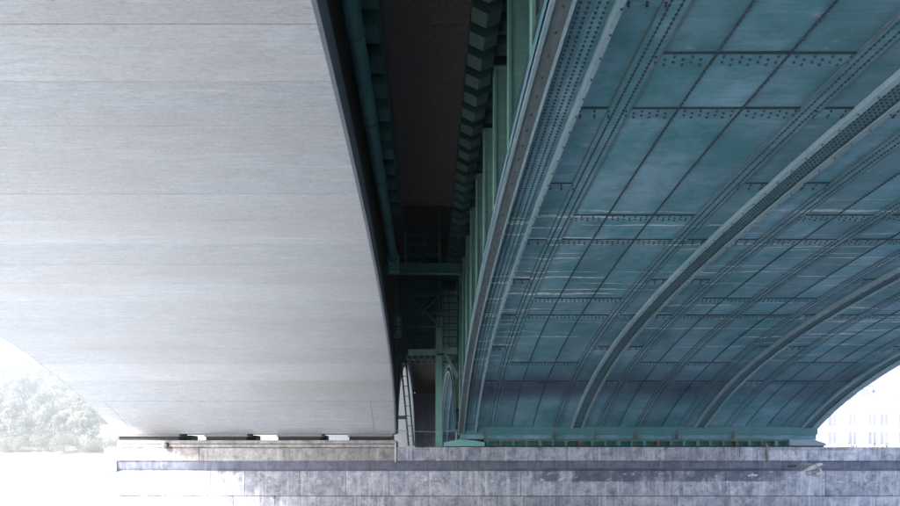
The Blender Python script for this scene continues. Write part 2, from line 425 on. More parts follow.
# ------------------------------------------------------------------ concrete arch bridge
cb = thing('concrete_arch_bridge', 'pale board-marked concrete arch bridge with a wide smooth soffit', 'bridge', (-7.5, 28, 1.3))
CX0, CX1 = -11.6 * U, -1.10 * U
def concrete_span(C, near):
    sgn = 1 if near else -1
    ys = [8.45 + 1.24 * k for k in range(-16, 20)]
    th = [C.th(y if near else 2 * C.yc - (y - C1.yc + C.yc)) for y in ys if abs(y - 8.75) < 18.4]
    th = sorted(th)
    th = [-H90 + 0.02] + th + [H90 - 0.0]
    def left(z): return CX0 + 0.12 + 1.4 * max(0.0, 1 - (z - 1.29) / C.B) ** 3
    def strip(xl, xr, a, b, d0, d1, n):                       # xl, xr: functions of soffit height
        v, f = [], []
        for i in range(n + 1):
            t = a + (b - a) * i / n
            z0 = C.at(t)[1]
            for x, d in ((xl(z0), d0), (xr(z0), d0), (xr(z0), d1), (xl(z0), d1)):
                y, z, _, _ = C.at(t, d); v.append((x, y, z))
        for i in range(n):
            for k in range(4): f.append((i * 4 + k, i * 4 + (k + 1) % 4, i * 4 + 4 + (k + 1) % 4, i * 4 + 4 + k))
        f += [(0, 1, 2, 3), (4 * n, 4 * n + 1, 4 * n + 2, 4 * n + 3)]
        return v, f
    def joint(p0, p1): return lambda z: (p0 + (p1 - p0) * (2.53 - z) / 1.24 - VPX) * 0.0398
    right = lambda z: CX1 - 0.004
    for a, b in zip(th[:-1], th[1:]):
        if b - a < 0.004: continue
        j = rp.uniform(-0.004, 0.004)
        g = math.hypot(C.A * math.cos((a + b) / 2), C.B * math.sin((a + b) / 2))
        e = 0.0028 / g
        n = max(4, int((b - a) / 0.03))
        cols = [(left, right)]
        if (near and b > H90 - 0.01) or (not near and a < -H90 + 0.1):
            ja, jb = joint(110, 130), joint(371, 374)
            cols = [(left, ja), (lambda z: ja(z) + 0.012, jb), (lambda z: jb(z) + 0.012, right)]
        for xl, xr in cols:
            v, f = strip(xl, xr, a + e, b - e, j, -0.10, n)
            link('soffit_panel', v, f, M['concrete'], cb)
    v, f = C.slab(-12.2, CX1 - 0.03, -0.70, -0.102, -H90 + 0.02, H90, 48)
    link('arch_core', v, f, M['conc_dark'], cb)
    v, f = strip(lambda z: left(z) - 0.04, lambda z: left(z) - 0.001, -H90 + 0.02, H90, 0.004, -0.52, 64)
    link('edge_beam', v, f, M['concrete'], cb)
    v, f = strip(lambda z: left(z), lambda z: -12.19, -H90 + 0.02, H90, -0.102, -0.5, 64)
    link('edge_haunch', v, f, M['concrete'], cb)
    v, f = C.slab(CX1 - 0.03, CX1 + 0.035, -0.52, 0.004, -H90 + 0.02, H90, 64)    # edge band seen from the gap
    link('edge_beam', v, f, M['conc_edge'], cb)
    # spandrel walls
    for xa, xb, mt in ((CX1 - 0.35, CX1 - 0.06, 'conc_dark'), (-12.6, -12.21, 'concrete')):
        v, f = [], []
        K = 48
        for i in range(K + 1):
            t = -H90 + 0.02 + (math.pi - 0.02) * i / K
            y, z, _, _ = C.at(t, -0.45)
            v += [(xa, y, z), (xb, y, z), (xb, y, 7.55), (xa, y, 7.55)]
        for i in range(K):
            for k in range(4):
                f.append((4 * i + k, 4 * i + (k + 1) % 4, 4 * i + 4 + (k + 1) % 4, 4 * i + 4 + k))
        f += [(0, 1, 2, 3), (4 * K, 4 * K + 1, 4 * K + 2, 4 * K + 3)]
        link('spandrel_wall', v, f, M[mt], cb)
n = NT('bluish_edge_concrete')
M['conc_edge'] = mat_concrete('shaded_edge_concrete', (0.22, 0.25, 0.29), (0.14, 0.16, 0.20), (0.20, 0.22, 0.26), False)  # side face: its dim bluish light is put into the concrete colour
bpy.data.materials.remove(n.m)
concrete_span(C1, True)
concrete_span(C2, False)
box('deck_slab', M['concrete'], cb, CX0 - 0.6, CX1 - 0.05, -12, 72, 7.56, 8.1)
for x0, x1 in ((118, 180), (205, 248), (277, 322), (348, 393)):
    xa, xb = (x0 - VPX) * 0.0400, (x1 - VPX) * 0.0400
    pad = box('bearing_pad', M['rubber'], cb, xa + 0.05, xb - 0.06, 27.75, 28.5, 1.018, 1.16)
    MB().cbox(xa, xb, 27.66, 28.6, 1.165, 1.288, 0.01).build('bearing_plate', M['mortar'], cb)
    box('bearing_pad', M['rubber'], cb, xa + 0.05, xb - 0.06, 29.3, 30.1, 1.018, 1.288)
# slab closing the gap between the two bridges
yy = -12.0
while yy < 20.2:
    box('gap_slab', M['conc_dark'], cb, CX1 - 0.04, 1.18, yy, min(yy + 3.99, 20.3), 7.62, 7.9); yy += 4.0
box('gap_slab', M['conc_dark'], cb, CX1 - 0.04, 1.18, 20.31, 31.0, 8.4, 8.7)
box('gap_light_stop', M['conc_dark'], cb, CX1 - 0.04, 1.18, 20.20, 20.305, 7.905, 8.7)  # filler boxes added to keep sun from leaking into the gap
box('gap_light_stop', M['conc_dark'], cb, CX1 - 0.04, 1.18, 31.005, 31.1, 7.905, 8.7)
box('gap_light_stop', M['conc_dark'], cb, CX1 - 0.30, CX1 - 0.045, 20.0, 31.2, 7.2, 8.7)
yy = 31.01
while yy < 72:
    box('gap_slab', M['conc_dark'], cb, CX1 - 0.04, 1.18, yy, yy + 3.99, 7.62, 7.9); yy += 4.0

# ------------------------------------------------------------------ steel arch bridge
sb = thing('steel_arch_bridge', 'teal riveted steel arch bridge with ribs and plated soffit', 'bridge', (8, 28, 0.8))
RIV = MB()
RB = [(math.cos(2 * math.pi * k / 6), math.sin(2 * math.pi * k / 6)) for k in range(6)]
def rivet(A, x, t, d, r=0.019, h=0.014):
    y0, z0, ny, nz = A.at(t, d - 0.002)
    ty, tz = -nz, ny
    y1, z1 = y0 + ny * (h + 0.002), z0 + nz * (h + 0.002)
    b = len(RIV.v)
    for c, s in RB: RIV.v.append((x + r * c, y0 + ty * r * s, z0 + tz * r * s))
    for c, s in RB: RIV.v.append((x + r * 0.55 * c, y1 + ty * r * 0.55 * s, z1 + tz * r * 0.55 * s))
    for k in range(6):
        k2 = (k + 1) % 6; RIV.f.append((b + k, b + k2, b + 6 + k2, b + 6 + k))
    RIV.f.append(tuple(b + 6 + k for k in range(6)))
def rivet_row(A, x, t0, t1, d, pitch=0.095, **k):
    t = t0
    while t < t1:
        rivet(A, x, t, d, **k); t = A.arc(t, pitch)

ribs = [(1.0, 1.6), (4.69, 5.12), (8.77, 9.18), (12.3, 12.73)]
doubles = [2.11, 4.22, 5.65, 6.96, 8.35, 9.88, 11.8]
singles = [2.76, 3.46, 6.28, 7.72, 10.47, 11.17]
bays = [(1.6, 4.69, [2.11, 2.76, 3.46, 4.22]), (5.12, 8.77, [5.65, 6.28, 6.96, 7.72, 8.35]), (9.18, 12.3, [9.88, 10.47, 11.17, 11.8])]
T_VIS = S1.th(5.6)

def steel_span(A, near, detail):
    tA, tB = -H90 + 0.03, H90 - 0.005
    t_vis = T_VIS if near else tA
    dirn = 1 if near else -1
    # seams: main plates in pairs (long, short); edge strips at their own rhythm
    main = sorted([7.95 - 4.82 * k for k in range(1, 4)] + [9.16 - 4.82 * k for k in range(1, 4)] + [7.95, 9.16, 12.77, 13.95, 17.59, 18.85, 22.7, 24.2])
    edge = [6.9, 9.16, 11.46, 13.95, 16.3, 18.85, 21.4, 24.2]
    def seam_angles(ys):
        r = [A.th(y - S1.yc + A.yc) for y in ys if abs(y - S1.yc) < 18.6]
        return sorted(r)
    sm, se = seam_angles(main), seam_angles(edge)
    if not detail: sm, se = sm[::3], se[::4]
    if near:
        sm = [t for t in sm if t > t_vis - 0.01]; se = [t for t in se if t > t_vis - 0.01]
    G = 0.014
    if near:
        v, f = A.slab(1.02 * U, 12.85 * U, -0.30, -0.20, tA, tB, 60)
        link('backing_sheet', v, f, M['seam'], sb)  # dark sheets added behind the plates to stop light leaks
    for (x0, x1, cuts) in bays:
        v, f = A.slab(x0 * U + 0.004, x1 * U - 0.004, -0.19, -0.05, tA, tB, 60)
        link('backing_sheet', v, f, M['seam'], sb)
        xs = [x0] + cuts + [x1]
        for i in range(len(xs) - 1):
            is_edge = i in (0, len(xs) - 2)
            ts = [tA] + (se if is_edge else sm) + [tB]
            for a, b in zip(ts[:-1], ts[1:]):
                e = G / 19 if True else 0
                ga = A.arc(a, G) if a > tA else a
                gb = b - (A.arc(b, G) - b) if b < tB else b
                nseg = max(3, int((b - a) / 0.05))
                d0 = rp.uniform(-0.004, 0.004)
                v, f = A.slab(xs[i] * U + 0.011, xs[i + 1] * U - 0.011, -0.03, d0, ga, gb, nseg)
                link('soffit_plate', v, f, M['teal'], sb)
            if detail:
                for t in (se if is_edge else sm):             # transverse splice straps with staggered rivets
                    t0, t1 = A.arc(t, 0.020), A.arc(t, 0.25)
                    v, f = A.slab(xs[i] * U + 0.02, xs[i + 1] * U - 0.02, -0.006, 0.013, t0, t1, 2)
                    link('splice_strap', v, f, M['teal'], sb)
                    v, f = A.slab(xs[i] * U + 0.012, xs[i + 1] * U - 0.012, -0.02, 0.015, A.arc(t, -0.010), A.arc(t, 0.019), 1)
                    link('seam_bead', v, f, M['rivet'], sb)
                    x = xs[i] * U + 0.10
                    q = 0
                    while x < xs[i + 1] * U - 0.08:
                        for k, dd in enumerate((0.055, 0.11, 0.165, 0.215)):
                            if is_edge and k in (1,): continue
                            if (k + q) % 2 == 0 or is_edge:
                                rivet(A, x + 0.012 * k, A.arc(t, dd), 0.013, 0.021, 0.020)
                        x += 0.105 if not is_edge else 0.19; q += 1
    if not detail: return_detail = False
    for X in doubles:
        if not detail and X > 2.5: continue
        x = X * U
        v, f = A.slab(x - 0.135, x + 0.135, -0.006, 0.017, t_vis, tB, 70)
        st = link('seam_strap', v, f, M['teal'], sb)
        for s_ in (-1, 1):
            v, f = A.slab(x + s_ * 0.146 - 0.008, x + s_ * 0.146 + 0.008, -0.006, 0.024, t_vis, tB, 70)
            link('strap_lip', v, f, M['rib_dark'], st)
            v, f = A.slab(x + s_ * 0.062 - 0.006, x + s_ * 0.062 + 0.006, -0.004, 0.0195, t_vis, tB, 70)
            link('rivet_line', v, f, M['rivet'], st)
            if detail: rivet_row(A, x + s_ * 0.062, t_vis, tB - 0.02, 0.017, 0.075, r=0.021, h=0.018)
    for X in singles:
        if not detail: continue
        x = X * U
        v, f = A.slab(x - 0.009, x + 0.009, -0.02, 0.012, t_vis, tB, 70)
        link('seam_bead', v, f, M['rivet'], sb)
        rivet_row(A, x, t_vis, tB - 0.02, 0.010, 0.08, r=0.021, h=0.016)
    for i, (a, b) in enumerate(ribs):
        if not detail and i > 0: 
            v, f = A.slab(a * U, b * U, -0.04, 0.25, t_vis, tB, 40)
            link('rib', v, f, M['rib'], sb); continue
        a *= U; b *= U
        D = 0.24 if i == 0 else 0.085
        base_d = 0.12 if i == 0 else 0.03
        v, f = A.slab(a + 0.03, b - 0.03, -0.195, base_d, t_vis, tB, 70)
        rb = link('rib', v, f, M['teal'], sb)
        if i == 0:
            parts = [('rib_flange', 'rib_dark', [(a + 0.03, -0.05), (a + 0.03, D - 0.02), (a + 0.205, D - 0.03), (a + 0.205, base_d - 0.01)]),
                     ('flange_lip', 'rib', [(a - 0.012, D - 0.06), (a - 0.012, D + 0.01), (a + 0.029, D + 0.01), (a + 0.029, D - 0.06)]),
                     ('flange_lip', 'rib', [(a + 0.206, base_d - 0.01), (a + 0.206, D + 0.005), (a + 0.235, D + 0.005), (a + 0.235, base_d - 0.01)]),
                     ('rib_flange', 'rib', [(b - 0.06, -0.02), (b - 0.06, D), (b, D), (b, -0.02)])]
            fl = ((a + 0.03, a + 0.235), (b - 0.06, b))
        else:
            p1 = b + 0.17 if i == 3 else b
            wf = 0.10
            left = [(a, -0.19), (a, D), (a + wf, D), (a + wf, D - 0.03), (a + 0.03, D - 0.03), (a + 0.03, -0.19)]
            right = [(p1, -0.19), (p1, D), (b - wf, D), (b - wf, D - 0.03), (b - 0.03, D - 0.03), (b - 0.03, -0.19)]
            parts = [('rib_flange', 'rib', left), ('rib_flange', 'rib', right)]
            fl = ((a, a + 0.06), (b - 0.06, b))
        for q, (nm, mt, prof) in enumerate(parts):
            v, f = A.sweep(prof, t_vis, tB, 80)
            link(nm, v, f, M[mt], rb)
            if detail and nm == 'rib_flange':
                xm = sum(p[0] for p in prof) / len(prof) + 0.012
                t = t_vis + 0.03 + 0.02 * i
                while t < tB - 0.03:                          # bolts along the lip
                    rivet(A, xm, t, D - (0.025 if i == 0 and q == 0 else 0), 0.016, 0.016); t = A.arc(t, 0.42)
        # riveted splice strips inside the rib
        if detail:
            inner0, inner1 = fl[0][1] + 0.03, fl[1][0] - 0.03
            k = 2 if i == 0 else 1
            wd = (inner1 - inner0) / k
            for s_ in range(k):
                xa, xb = inner0 + wd * s_ + 0.02, inner0 + wd * (s_ + 1) - 0.02
                v, f = A.slab(xa, xb, base_d - 0.006, base_d + 0.015, t_vis, tB, 70)
                link('rib_strip', v, f, M['rib_inner'] if i else M['teal'], rb)
                for xx in ((xa + 0.03, xb - 0.03) if i == 0 else [xa + (xb - xa) * q for q in (0.16, 0.40, 0.64, 0.88)]):
                    rivet_row(A, xx, t_vis, tB - 0.01, base_d + 0.015, 0.08, r=0.02, h=0.016)
    if near:                                                  # plain arch ring on the part behind the viewer
        v, f = A.slab(1.0 * U, 12.87 * U, -0.19, -0.031, tA, t_vis, 20)
    # outer spandrel
    for x0, x1 in ((12.55 * U, 12.7 * U),):
        v, f = [], []; K = 40
        for i in range(K + 1):
            t = tA + (tB - tA) * i / K
            y, z, _, _ = A.at(t, -0.12)
            v += [(x0, y, z), (x1, y, z), (x1, y, 6.6), (x0, y, 6.6)]
        for i in range(K):
            for k in range(4): f.append((4 * i + k, 4 * i + (k + 1) % 4, 4 * i + 4 + (k + 1) % 4, 4 * i + 4 + k))
        f += [(0, 1, 2, 3), (4 * K, 4 * K + 1, 4 * K + 2, 4 * K + 3)]
        link('outer_spandrel', v, f, M['green'], sb)
    # gap side: transverse posts standing on the arch, the web closed further in
    v, f = [], []; K = 40
    for i in range(K + 1):
        t = tA + (tB - tA) * i / K
        y, z, _, _ = A.at(t, -0.20)
        v += [(2.45, y, z), (2.55, y, z), (2.55, y, 7.6), (2.45, y, 7.6)]
    for i in range(K):
        for k in range(4): f.append((4 * i + k, 4 * i + (k + 1) % 4, 4 * i + 4 + (k + 1) % 4, 4 * i + 4 + k))
    f += [(0, 1, 2, 3), (4 * K, 4 * K + 1, 4 * K + 2, 4 * K + 3)]
    link('spandrel_web', v, f, M['darkteal'], sb)
    for k in range(-9, 12):
        y0 = 8.19 + 2.37 * k
        if near and y0 < 4: continue
        y0 += A.yc - S1.yc
        if abs(y0 + 0.1 - A.yc) > A.A - 0.35: continue
        zb = min(A.at(A.th(y0), -0.12)[1], A.at(A.th(y0 + 0.2), -0.12)[1])
        sp = box('spandrel_post', M['green'], sb, 1.27, 2.44, y0, y0 + 0.05, zb, 7.38)
        box('post_flange', M['green'], sp, 1.222, 1.268, y0 - 0.045, y0 + 0.16, zb, 7.375)
        box('post_rib', M['green'], sp, 1.62, 1.65, y0 - 0.06, y0 - 0.002, zb, 7.37)
        box('post_head', M['green'], sp, 1.215, 2.43, y0 - 0.06, y0 + 0.2, 7.385, 7.43)
steel_span(S1, True, True)
steel_span(S2, False, False)
RV = RIV.build('rivets', M['rivet'], sb); RV['kind'] = 'stuff'
box('gap_light_stop', M['conc_dark'], sb, 1.185, 1.40, 20.0, 31.2, 8.205, 8.7)  # filler added on the steel side to keep the sun out
box('deck_slab', M['conc_dark'], sb, 1.19, 12.87 * U, -12, 72, 7.62, 8.2)
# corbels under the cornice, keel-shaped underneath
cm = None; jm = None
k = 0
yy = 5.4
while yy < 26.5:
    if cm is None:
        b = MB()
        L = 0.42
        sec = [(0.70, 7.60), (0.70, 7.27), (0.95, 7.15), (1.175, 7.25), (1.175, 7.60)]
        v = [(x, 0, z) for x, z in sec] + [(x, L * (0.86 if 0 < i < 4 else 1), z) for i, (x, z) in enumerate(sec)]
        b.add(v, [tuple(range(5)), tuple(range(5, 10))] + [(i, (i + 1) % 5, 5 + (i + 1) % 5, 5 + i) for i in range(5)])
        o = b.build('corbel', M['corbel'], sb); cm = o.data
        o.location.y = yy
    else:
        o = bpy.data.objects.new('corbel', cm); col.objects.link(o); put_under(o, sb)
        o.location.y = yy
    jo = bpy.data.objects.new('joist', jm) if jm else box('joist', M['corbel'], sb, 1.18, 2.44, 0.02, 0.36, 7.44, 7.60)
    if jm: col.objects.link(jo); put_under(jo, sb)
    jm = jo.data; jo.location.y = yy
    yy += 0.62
# outriggers on the concrete side
om = None
yy = 5.1
while yy < 20.0:
    if om is None:
        o = MB().box(-1.30, -0.80, 0, 0.47, 7.16, 7.58).build('outrigger', M['darkteal'], cb); om = o.data
    else:
        o = bpy.data.objects.new('outrigger', om); col.objects.link(o); put_under(o, cb)
    o.location.y = yy
    yy += 0.885
box('edge_channel', M['darkteal'], cb, -0.84, -0.78, 4.8, 20.2, 7.42, 7.61)

# springing beam, grille of cells, end shoes
def spring_beam(yf, sgn):
    yb = yf + sgn * 0.9
    xa, xb = 445, 815
    P = lambda px: (px - VPX) * 0.0398
    y0, y1 = min(yf, yb), max(yf, yb)
    box('springing_beam', M['teal_beam'], sb, P(459), P(816), y0 - 0.06 * (sgn > 0), y1, 1.24, 1.545)
    box('springing_beam', M['teal'], sb, P(461), P(816), y0 + 0.05, y1, 1.06, 1.238)
    box('beam_shelf', M['rust'], sb, P(484), P(787), y0 - 0.05, y1, 1.03, 1.058)
    box('grille_back', M['seam'], sb, P(484), P(787), y0 + 0.36, y1 - 0.02, 0.76, 1.03)
    box('grille_rail', M['teal_beam'], sb, P(484), P(787), y0 - 0.02, y0 + 0.08, 0.985, 1.028)
    box('grille_rail', M['darkteal'], sb, P(484), P(787), y0 - 0.04, y0 + 0.36, 0.752, 0.80)
    x = 486.0; k = 0
    while x < 786:
        rust = k % 3 == 1
        w = 3.2 if rust else 2.2
        MB().box(P(x), P(x + w), y0 - 0.015, y0 + 0.30, 0.80, 0.984).build('grille_post', M['rust'] if (rust and k % 2) else M['teal_beam'], sb)
        box('cell_panel', M['cell'], sb, P(x + w), P(x + 13.05) - 0.004, y0 + 0.22, y0 + 0.25, 0.80, 0.984)
        x += 13.08; k += 1
    for px in (484.5, 554, 594.5, 635, 676, 732):
        box('stiffener', M['rust'], sb, P(px - 0.8), P(px + 0.8), y0 - 0.09, y0 + 0.0, 1.06, 1.40)
    # left shoe: sloping top slab; right shoe: heavier block
    MB().prism([(P(444), 0.775), (P(484), 0.775), (P(484), 0.93), (P(470), 1.02), (P(460), 1.05), (P(444), 0.93)], 'y', y0 - 0.22, y1).build('bearing_shoe', M['shoe'], sb)
    box('shoe_plate', M['rubber'], sb, P(446), P(484), y0 - 0.18, y1, 0.748, 0.774)
    MB().prism([(P(787), 0.80), (P(824), 0.80), (P(823), 0.90), (P(812), 1.04), (P(787), 1.05)], 'y', y0 - 0.12, y1).build('bearing_shoe', M['shoe2'], sb)
    box('shoe_plate', M['rubber'], sb, P(787), P(822), y0 - 0.08, y1, 0.752, 0.80)
M['teal_beam'] = mat_teal('beam_paint', (0.075, 0.225, 0.245), (0.11, 0.27, 0.29), (0.04, 0.13, 0.14), False, False)
M['cell'] = mat_teal('cell_paint', (0.06, 0.2, 0.17), (0.08, 0.25, 0.21), (0.03, 0.1, 0.09), False, False)
M['shoe'] = mat_teal('shoe_paint', (0.14, 0.36, 0.33), (0.2, 0.42, 0.40), (0.08, 0.2, 0.2), False, False)
M['shoe2'] = mat_simple('shoe_stone', (0.20, 0.30, 0.36), (0.34, 0.40, 0.46), 3, 0.8, 0.3)
spring_beam(27.55, 1)
box('springing_beam', M['teal'], sb, 1.2, 15.4, 29.0, PIER_B + 0.2, 0.76, 1.46)

# ------------------------------------------------------------------ things in the gap
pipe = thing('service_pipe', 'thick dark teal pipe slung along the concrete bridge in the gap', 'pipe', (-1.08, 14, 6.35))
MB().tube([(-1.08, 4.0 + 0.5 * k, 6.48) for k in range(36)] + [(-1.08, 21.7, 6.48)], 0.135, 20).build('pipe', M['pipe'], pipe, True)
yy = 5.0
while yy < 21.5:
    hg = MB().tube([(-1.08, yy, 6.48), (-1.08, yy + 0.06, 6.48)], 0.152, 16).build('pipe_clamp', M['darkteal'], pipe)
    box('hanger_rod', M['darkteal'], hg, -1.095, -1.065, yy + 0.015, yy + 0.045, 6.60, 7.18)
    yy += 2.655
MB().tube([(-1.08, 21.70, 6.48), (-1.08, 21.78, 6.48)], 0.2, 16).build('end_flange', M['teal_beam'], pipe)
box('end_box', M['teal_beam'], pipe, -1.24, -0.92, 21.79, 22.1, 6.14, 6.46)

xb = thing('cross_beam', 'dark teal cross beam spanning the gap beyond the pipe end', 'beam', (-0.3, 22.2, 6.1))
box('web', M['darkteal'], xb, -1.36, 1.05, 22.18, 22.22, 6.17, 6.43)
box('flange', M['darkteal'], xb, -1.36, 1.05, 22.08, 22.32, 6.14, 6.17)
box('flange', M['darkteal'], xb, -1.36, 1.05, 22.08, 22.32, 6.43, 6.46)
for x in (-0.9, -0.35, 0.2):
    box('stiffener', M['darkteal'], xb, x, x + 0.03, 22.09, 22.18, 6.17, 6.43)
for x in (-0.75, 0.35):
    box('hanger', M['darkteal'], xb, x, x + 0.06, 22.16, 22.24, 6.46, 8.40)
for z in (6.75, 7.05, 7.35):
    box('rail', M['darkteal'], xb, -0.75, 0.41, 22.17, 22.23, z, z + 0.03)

wall = tag(box('cross_wall', M['darkteal'], None, CX1 + 0.06, 1.15, 29.2, 29.35, 4.36, 8.39),
           'dark steel bulkhead closing the gap above the pier platform', 'bulkhead')
pf = thing('maintenance_platform', 'green steel maintenance platform with railings hung in the gap above the pier', 'platform', (0, 28, 4.3))
box('floor_beam', M['green'], pf, -0.78, 0.32, 27.45, 27.57, 4.38, 4.62)
box('floor_beam', M['darkteal'], pf, -0.90, 1.15, 27.58, 29.15, 4.40, 4.47)
for x in [-0.82 + 0.245 * k for k in range(5)]:
    box('joist', M['rubber'], pf, x, x + 0.11, 27.47, 29.0, 4.27, 4.375)
for z in (4.98, 5.34, 5.70):
    box('rail', M['darkteal'], pf, -0.78, 0.26, 27.5, 27.53, z, z + 0.035)
for x in (-0.80, -0.30, 0.22):
    box('rail_post', M['darkteal'], pf, x, x + 0.04, 27.48, 27.53, 4.62, 5.76)
box('bracket_beam', M['green'], pf, 0.62, 1.15, 27.3, 27.42, 4.42, 4.66)
MB().prism([(0.64, 4.40), (0.76, 4.40), (1.19, 3.62), (1.19, 3.45), (1.13, 3.45)], 'y', 27.32, 27.40).build('diagonal_strut', M['green'], pf)
for k in range(9):
    z = 4.80 + 0.265 * k
    box('cage_bar', M['rubber'], pf, 0.56, 1.13, 27.30, 27.33, z, z + 0.04)
for x in (0.60, 0.80):
    box('cage_post', M['rubber'], pf, x, x + 0.035, 27.26, 27.299, 4.66, 7.0)
box('backing_plate', M['green'], pf, 0.56, 1.14, 27.62, 27.66, 4.5, 7.05)

post = thing('steel_post', 'pale green steel post standing on the pier in the gap', 'post', (0.42, 28, 0.74))
box('shaft', M['green'], post, 0.36, 0.50, 27.62, 27.80, 0.80, 5.9)
box('flange', M['green'], post, 0.30, 0.56, 27.58, 27.618, 0.80, 5.9)
box('base_plate', M['green'], post, 0.24, 0.64, 27.5, 27.95, 0.748, 0.798)

lad = thing('access_ladder', 'narrow steel ladder leaning beside the concrete edge down to the pier', 'ladder', (-0.75, 27.6, 0.75))
def lp(s, x): return (x - 0.10 + 0.33 * s, 27.62, 4.36 + (0.80 - 4.36) * s)
for dx, m_ in ((-1.00, 'darkteal'), (-0.80, 'darkteal')):
    MB().tube([lp(0, dx), lp(0.5, dx + 0.01), lp(1, dx)], 0.035, 8).build('stile', M[m_], lad)
for k in range(1, 9):
    a, b = lp(k / 9, -1.00), lp(k / 9, -0.80)
    MB().tube([a, b], 0.014, 6).build('rung', M['darkteal'], lad)
MB().box(-1.19, -0.84, 27.58, 27.66, 1.86, 2.0).build('wall_bracket', M['darkteal'], lad)

l2 = thing('gap_ladder', 'dark blue-green ladder fixed to the concrete wall above the platform', 'ladder', (-1.1, 25.5, 5.0))
for x in (-1.22, -0.92):
    box('stile', M['darkteal'], l2, x, x + 0.05, 25.5, 25.55, 4.85, 7.0)
for k in range(8):
    box('rung', M['darkteal'], l2, -1.17, -0.92, 25.51, 25.54, 5.0 + 0.25 * k, 5.03 + 0.25 * k)

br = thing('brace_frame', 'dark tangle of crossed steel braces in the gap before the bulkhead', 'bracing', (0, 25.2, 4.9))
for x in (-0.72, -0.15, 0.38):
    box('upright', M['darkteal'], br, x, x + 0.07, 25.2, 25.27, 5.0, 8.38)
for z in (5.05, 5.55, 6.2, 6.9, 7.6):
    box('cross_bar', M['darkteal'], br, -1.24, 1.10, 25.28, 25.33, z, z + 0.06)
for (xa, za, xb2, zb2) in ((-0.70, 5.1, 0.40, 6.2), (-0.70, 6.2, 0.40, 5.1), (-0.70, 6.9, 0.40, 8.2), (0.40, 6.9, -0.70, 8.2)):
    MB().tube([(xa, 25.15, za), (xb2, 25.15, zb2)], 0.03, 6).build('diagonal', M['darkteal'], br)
jb_ = thing('junction_box', 'small grey metal cabinet fixed to the concrete wall beside the platform', 'cabinet', (-1.1, 26.4, 5.0))
box('case', M['rib_dark'], jb_, -1.30, -1.02, 26.3, 26.6, 4.9, 5.75)
box('door', M['rib'], jb_, -1.26, -1.06, 26.285, 26.298, 4.98, 5.67)
pts = [(-1.3 + 2.5 * i / 16, 27.3, 1.40 - 0.05 * (1 - (i / 8 - 1) ** 2)) for i in range(17)]
tag(MB().tube(pts, 0.012, 6).build('cable', M['wire'], None, True), 'thin grey cable strung across the gap just above the pier top', 'cable')

# ------------------------------------------------------------------ abutment beyond the next span
ab = thing('stone_abutment', 'dark stone abutment closing the far end of the next span', 'abutment', (2, 71, GROUND))
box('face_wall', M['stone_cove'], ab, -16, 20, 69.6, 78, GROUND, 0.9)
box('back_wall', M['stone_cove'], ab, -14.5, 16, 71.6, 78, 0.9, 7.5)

# ------------------------------------------------------------------ quay wall, trees, house
qw = thing('quay_wall', 'white sunlit quay wall below the trees on the far bank', 'wall', (-110, 140, GROUND))
for k in range(12):
    x1 = -34 - 18 * k
    box('wall_panel', M['quay'], qw, x1 - 17.97, x1, 139.6, 142.2, GROUND, GROUND + 4.25)
box('wall_cap', M['quay'], qw, -250, -33.9, 139.4, 142.3, GROUND + 4.255, GROUND + 4.55)

def make_tree(x, y, zb, h, r, seed, leafmat, label, n=12000):
    R = random.Random(seed)
    t = thing('leafy_tree', label, 'tree', (x, y, zb), 'trees on the far bank')
    b = MB()
    b.tube([(x + R.uniform(-.15, .15) * k, y, zb - 0.3 + h * 0.62 * k / 5) for k in range(6)], [0.28, 0.24, 0.2, 0.16, 0.12, 0.07], 8)
    cl = []
    for k in range(34):
        a = R.uniform(0, 2 * math.pi); e = R.uniform(0.02, 1.0)
        rr = r * R.uniform(0.3, 1.0) * math.sin(math.pi * min(1, 0.22 + 0.78 * e)) ** 0.6 if e < 0.97 else 0
        c = (x + rr * math.cos(a), y + rr * math.sin(a), zb + h * (0.14 + 0.78 * e))
        cl.append((c, r * R.uniform(0.2, 0.40)))
        s0 = zb + h * min(0.55, 0.1 + 0.5 * e)
        b.tube([(x, y, s0), ((x + c[0]) / 2, (y + c[1]) / 2, (s0 + c[2]) / 2 + 0.3), c], [0.09, 0.06, 0.02], 5)
    b.build('trunk', M['bark'], t)
    v, f = [], []
    for i in range(n):
        c, cr = cl[R.randrange(len(cl))]
        d = Vector((R.gauss(0, 1), R.gauss(0, 1), R.gauss(0, 1))).normalized() * cr * R.uniform(0.45, 1.05)
        p = Vector(c) + Vector((d.x, d.y, d.z * 0.75))
        nrm = (d.normalized() + Vector((R.gauss(0, .6), R.gauss(0, .6), R.gauss(0, .6)))).normalized()
        u = nrm.orthogonal().normalized(); w = nrm.cross(u)
        a = R.uniform(0, 6.28); uu = u * math.cos(a) + w * math.sin(a); ww = nrm.cross(uu)
        s = R.uniform(0.12, 0.26)
        q = len(v)
        v += [tuple(p + uu * s), tuple(p + ww * s * 0.55), tuple(p - uu * s), tuple(p - ww * s * 0.55)]
        f.append((q, q + 1, q + 2, q + 3))
    link('crown', v, f, M[leafmat], t, recalc=False)
def gy(y): return GROUND + 4.3 + 0.27 * max(0, y - 142)
rt = random.Random(91)
rows = [(150, 7.5, 'front row'), (165, 9.0, 'second row'), (182, 11.5, 'third row'), (200, 14.0, 'top row')]
ordn = ('first', 'second', 'third', 'fourth', 'fifth', 'sixth', 'seventh', 'eighth')
kk = 0
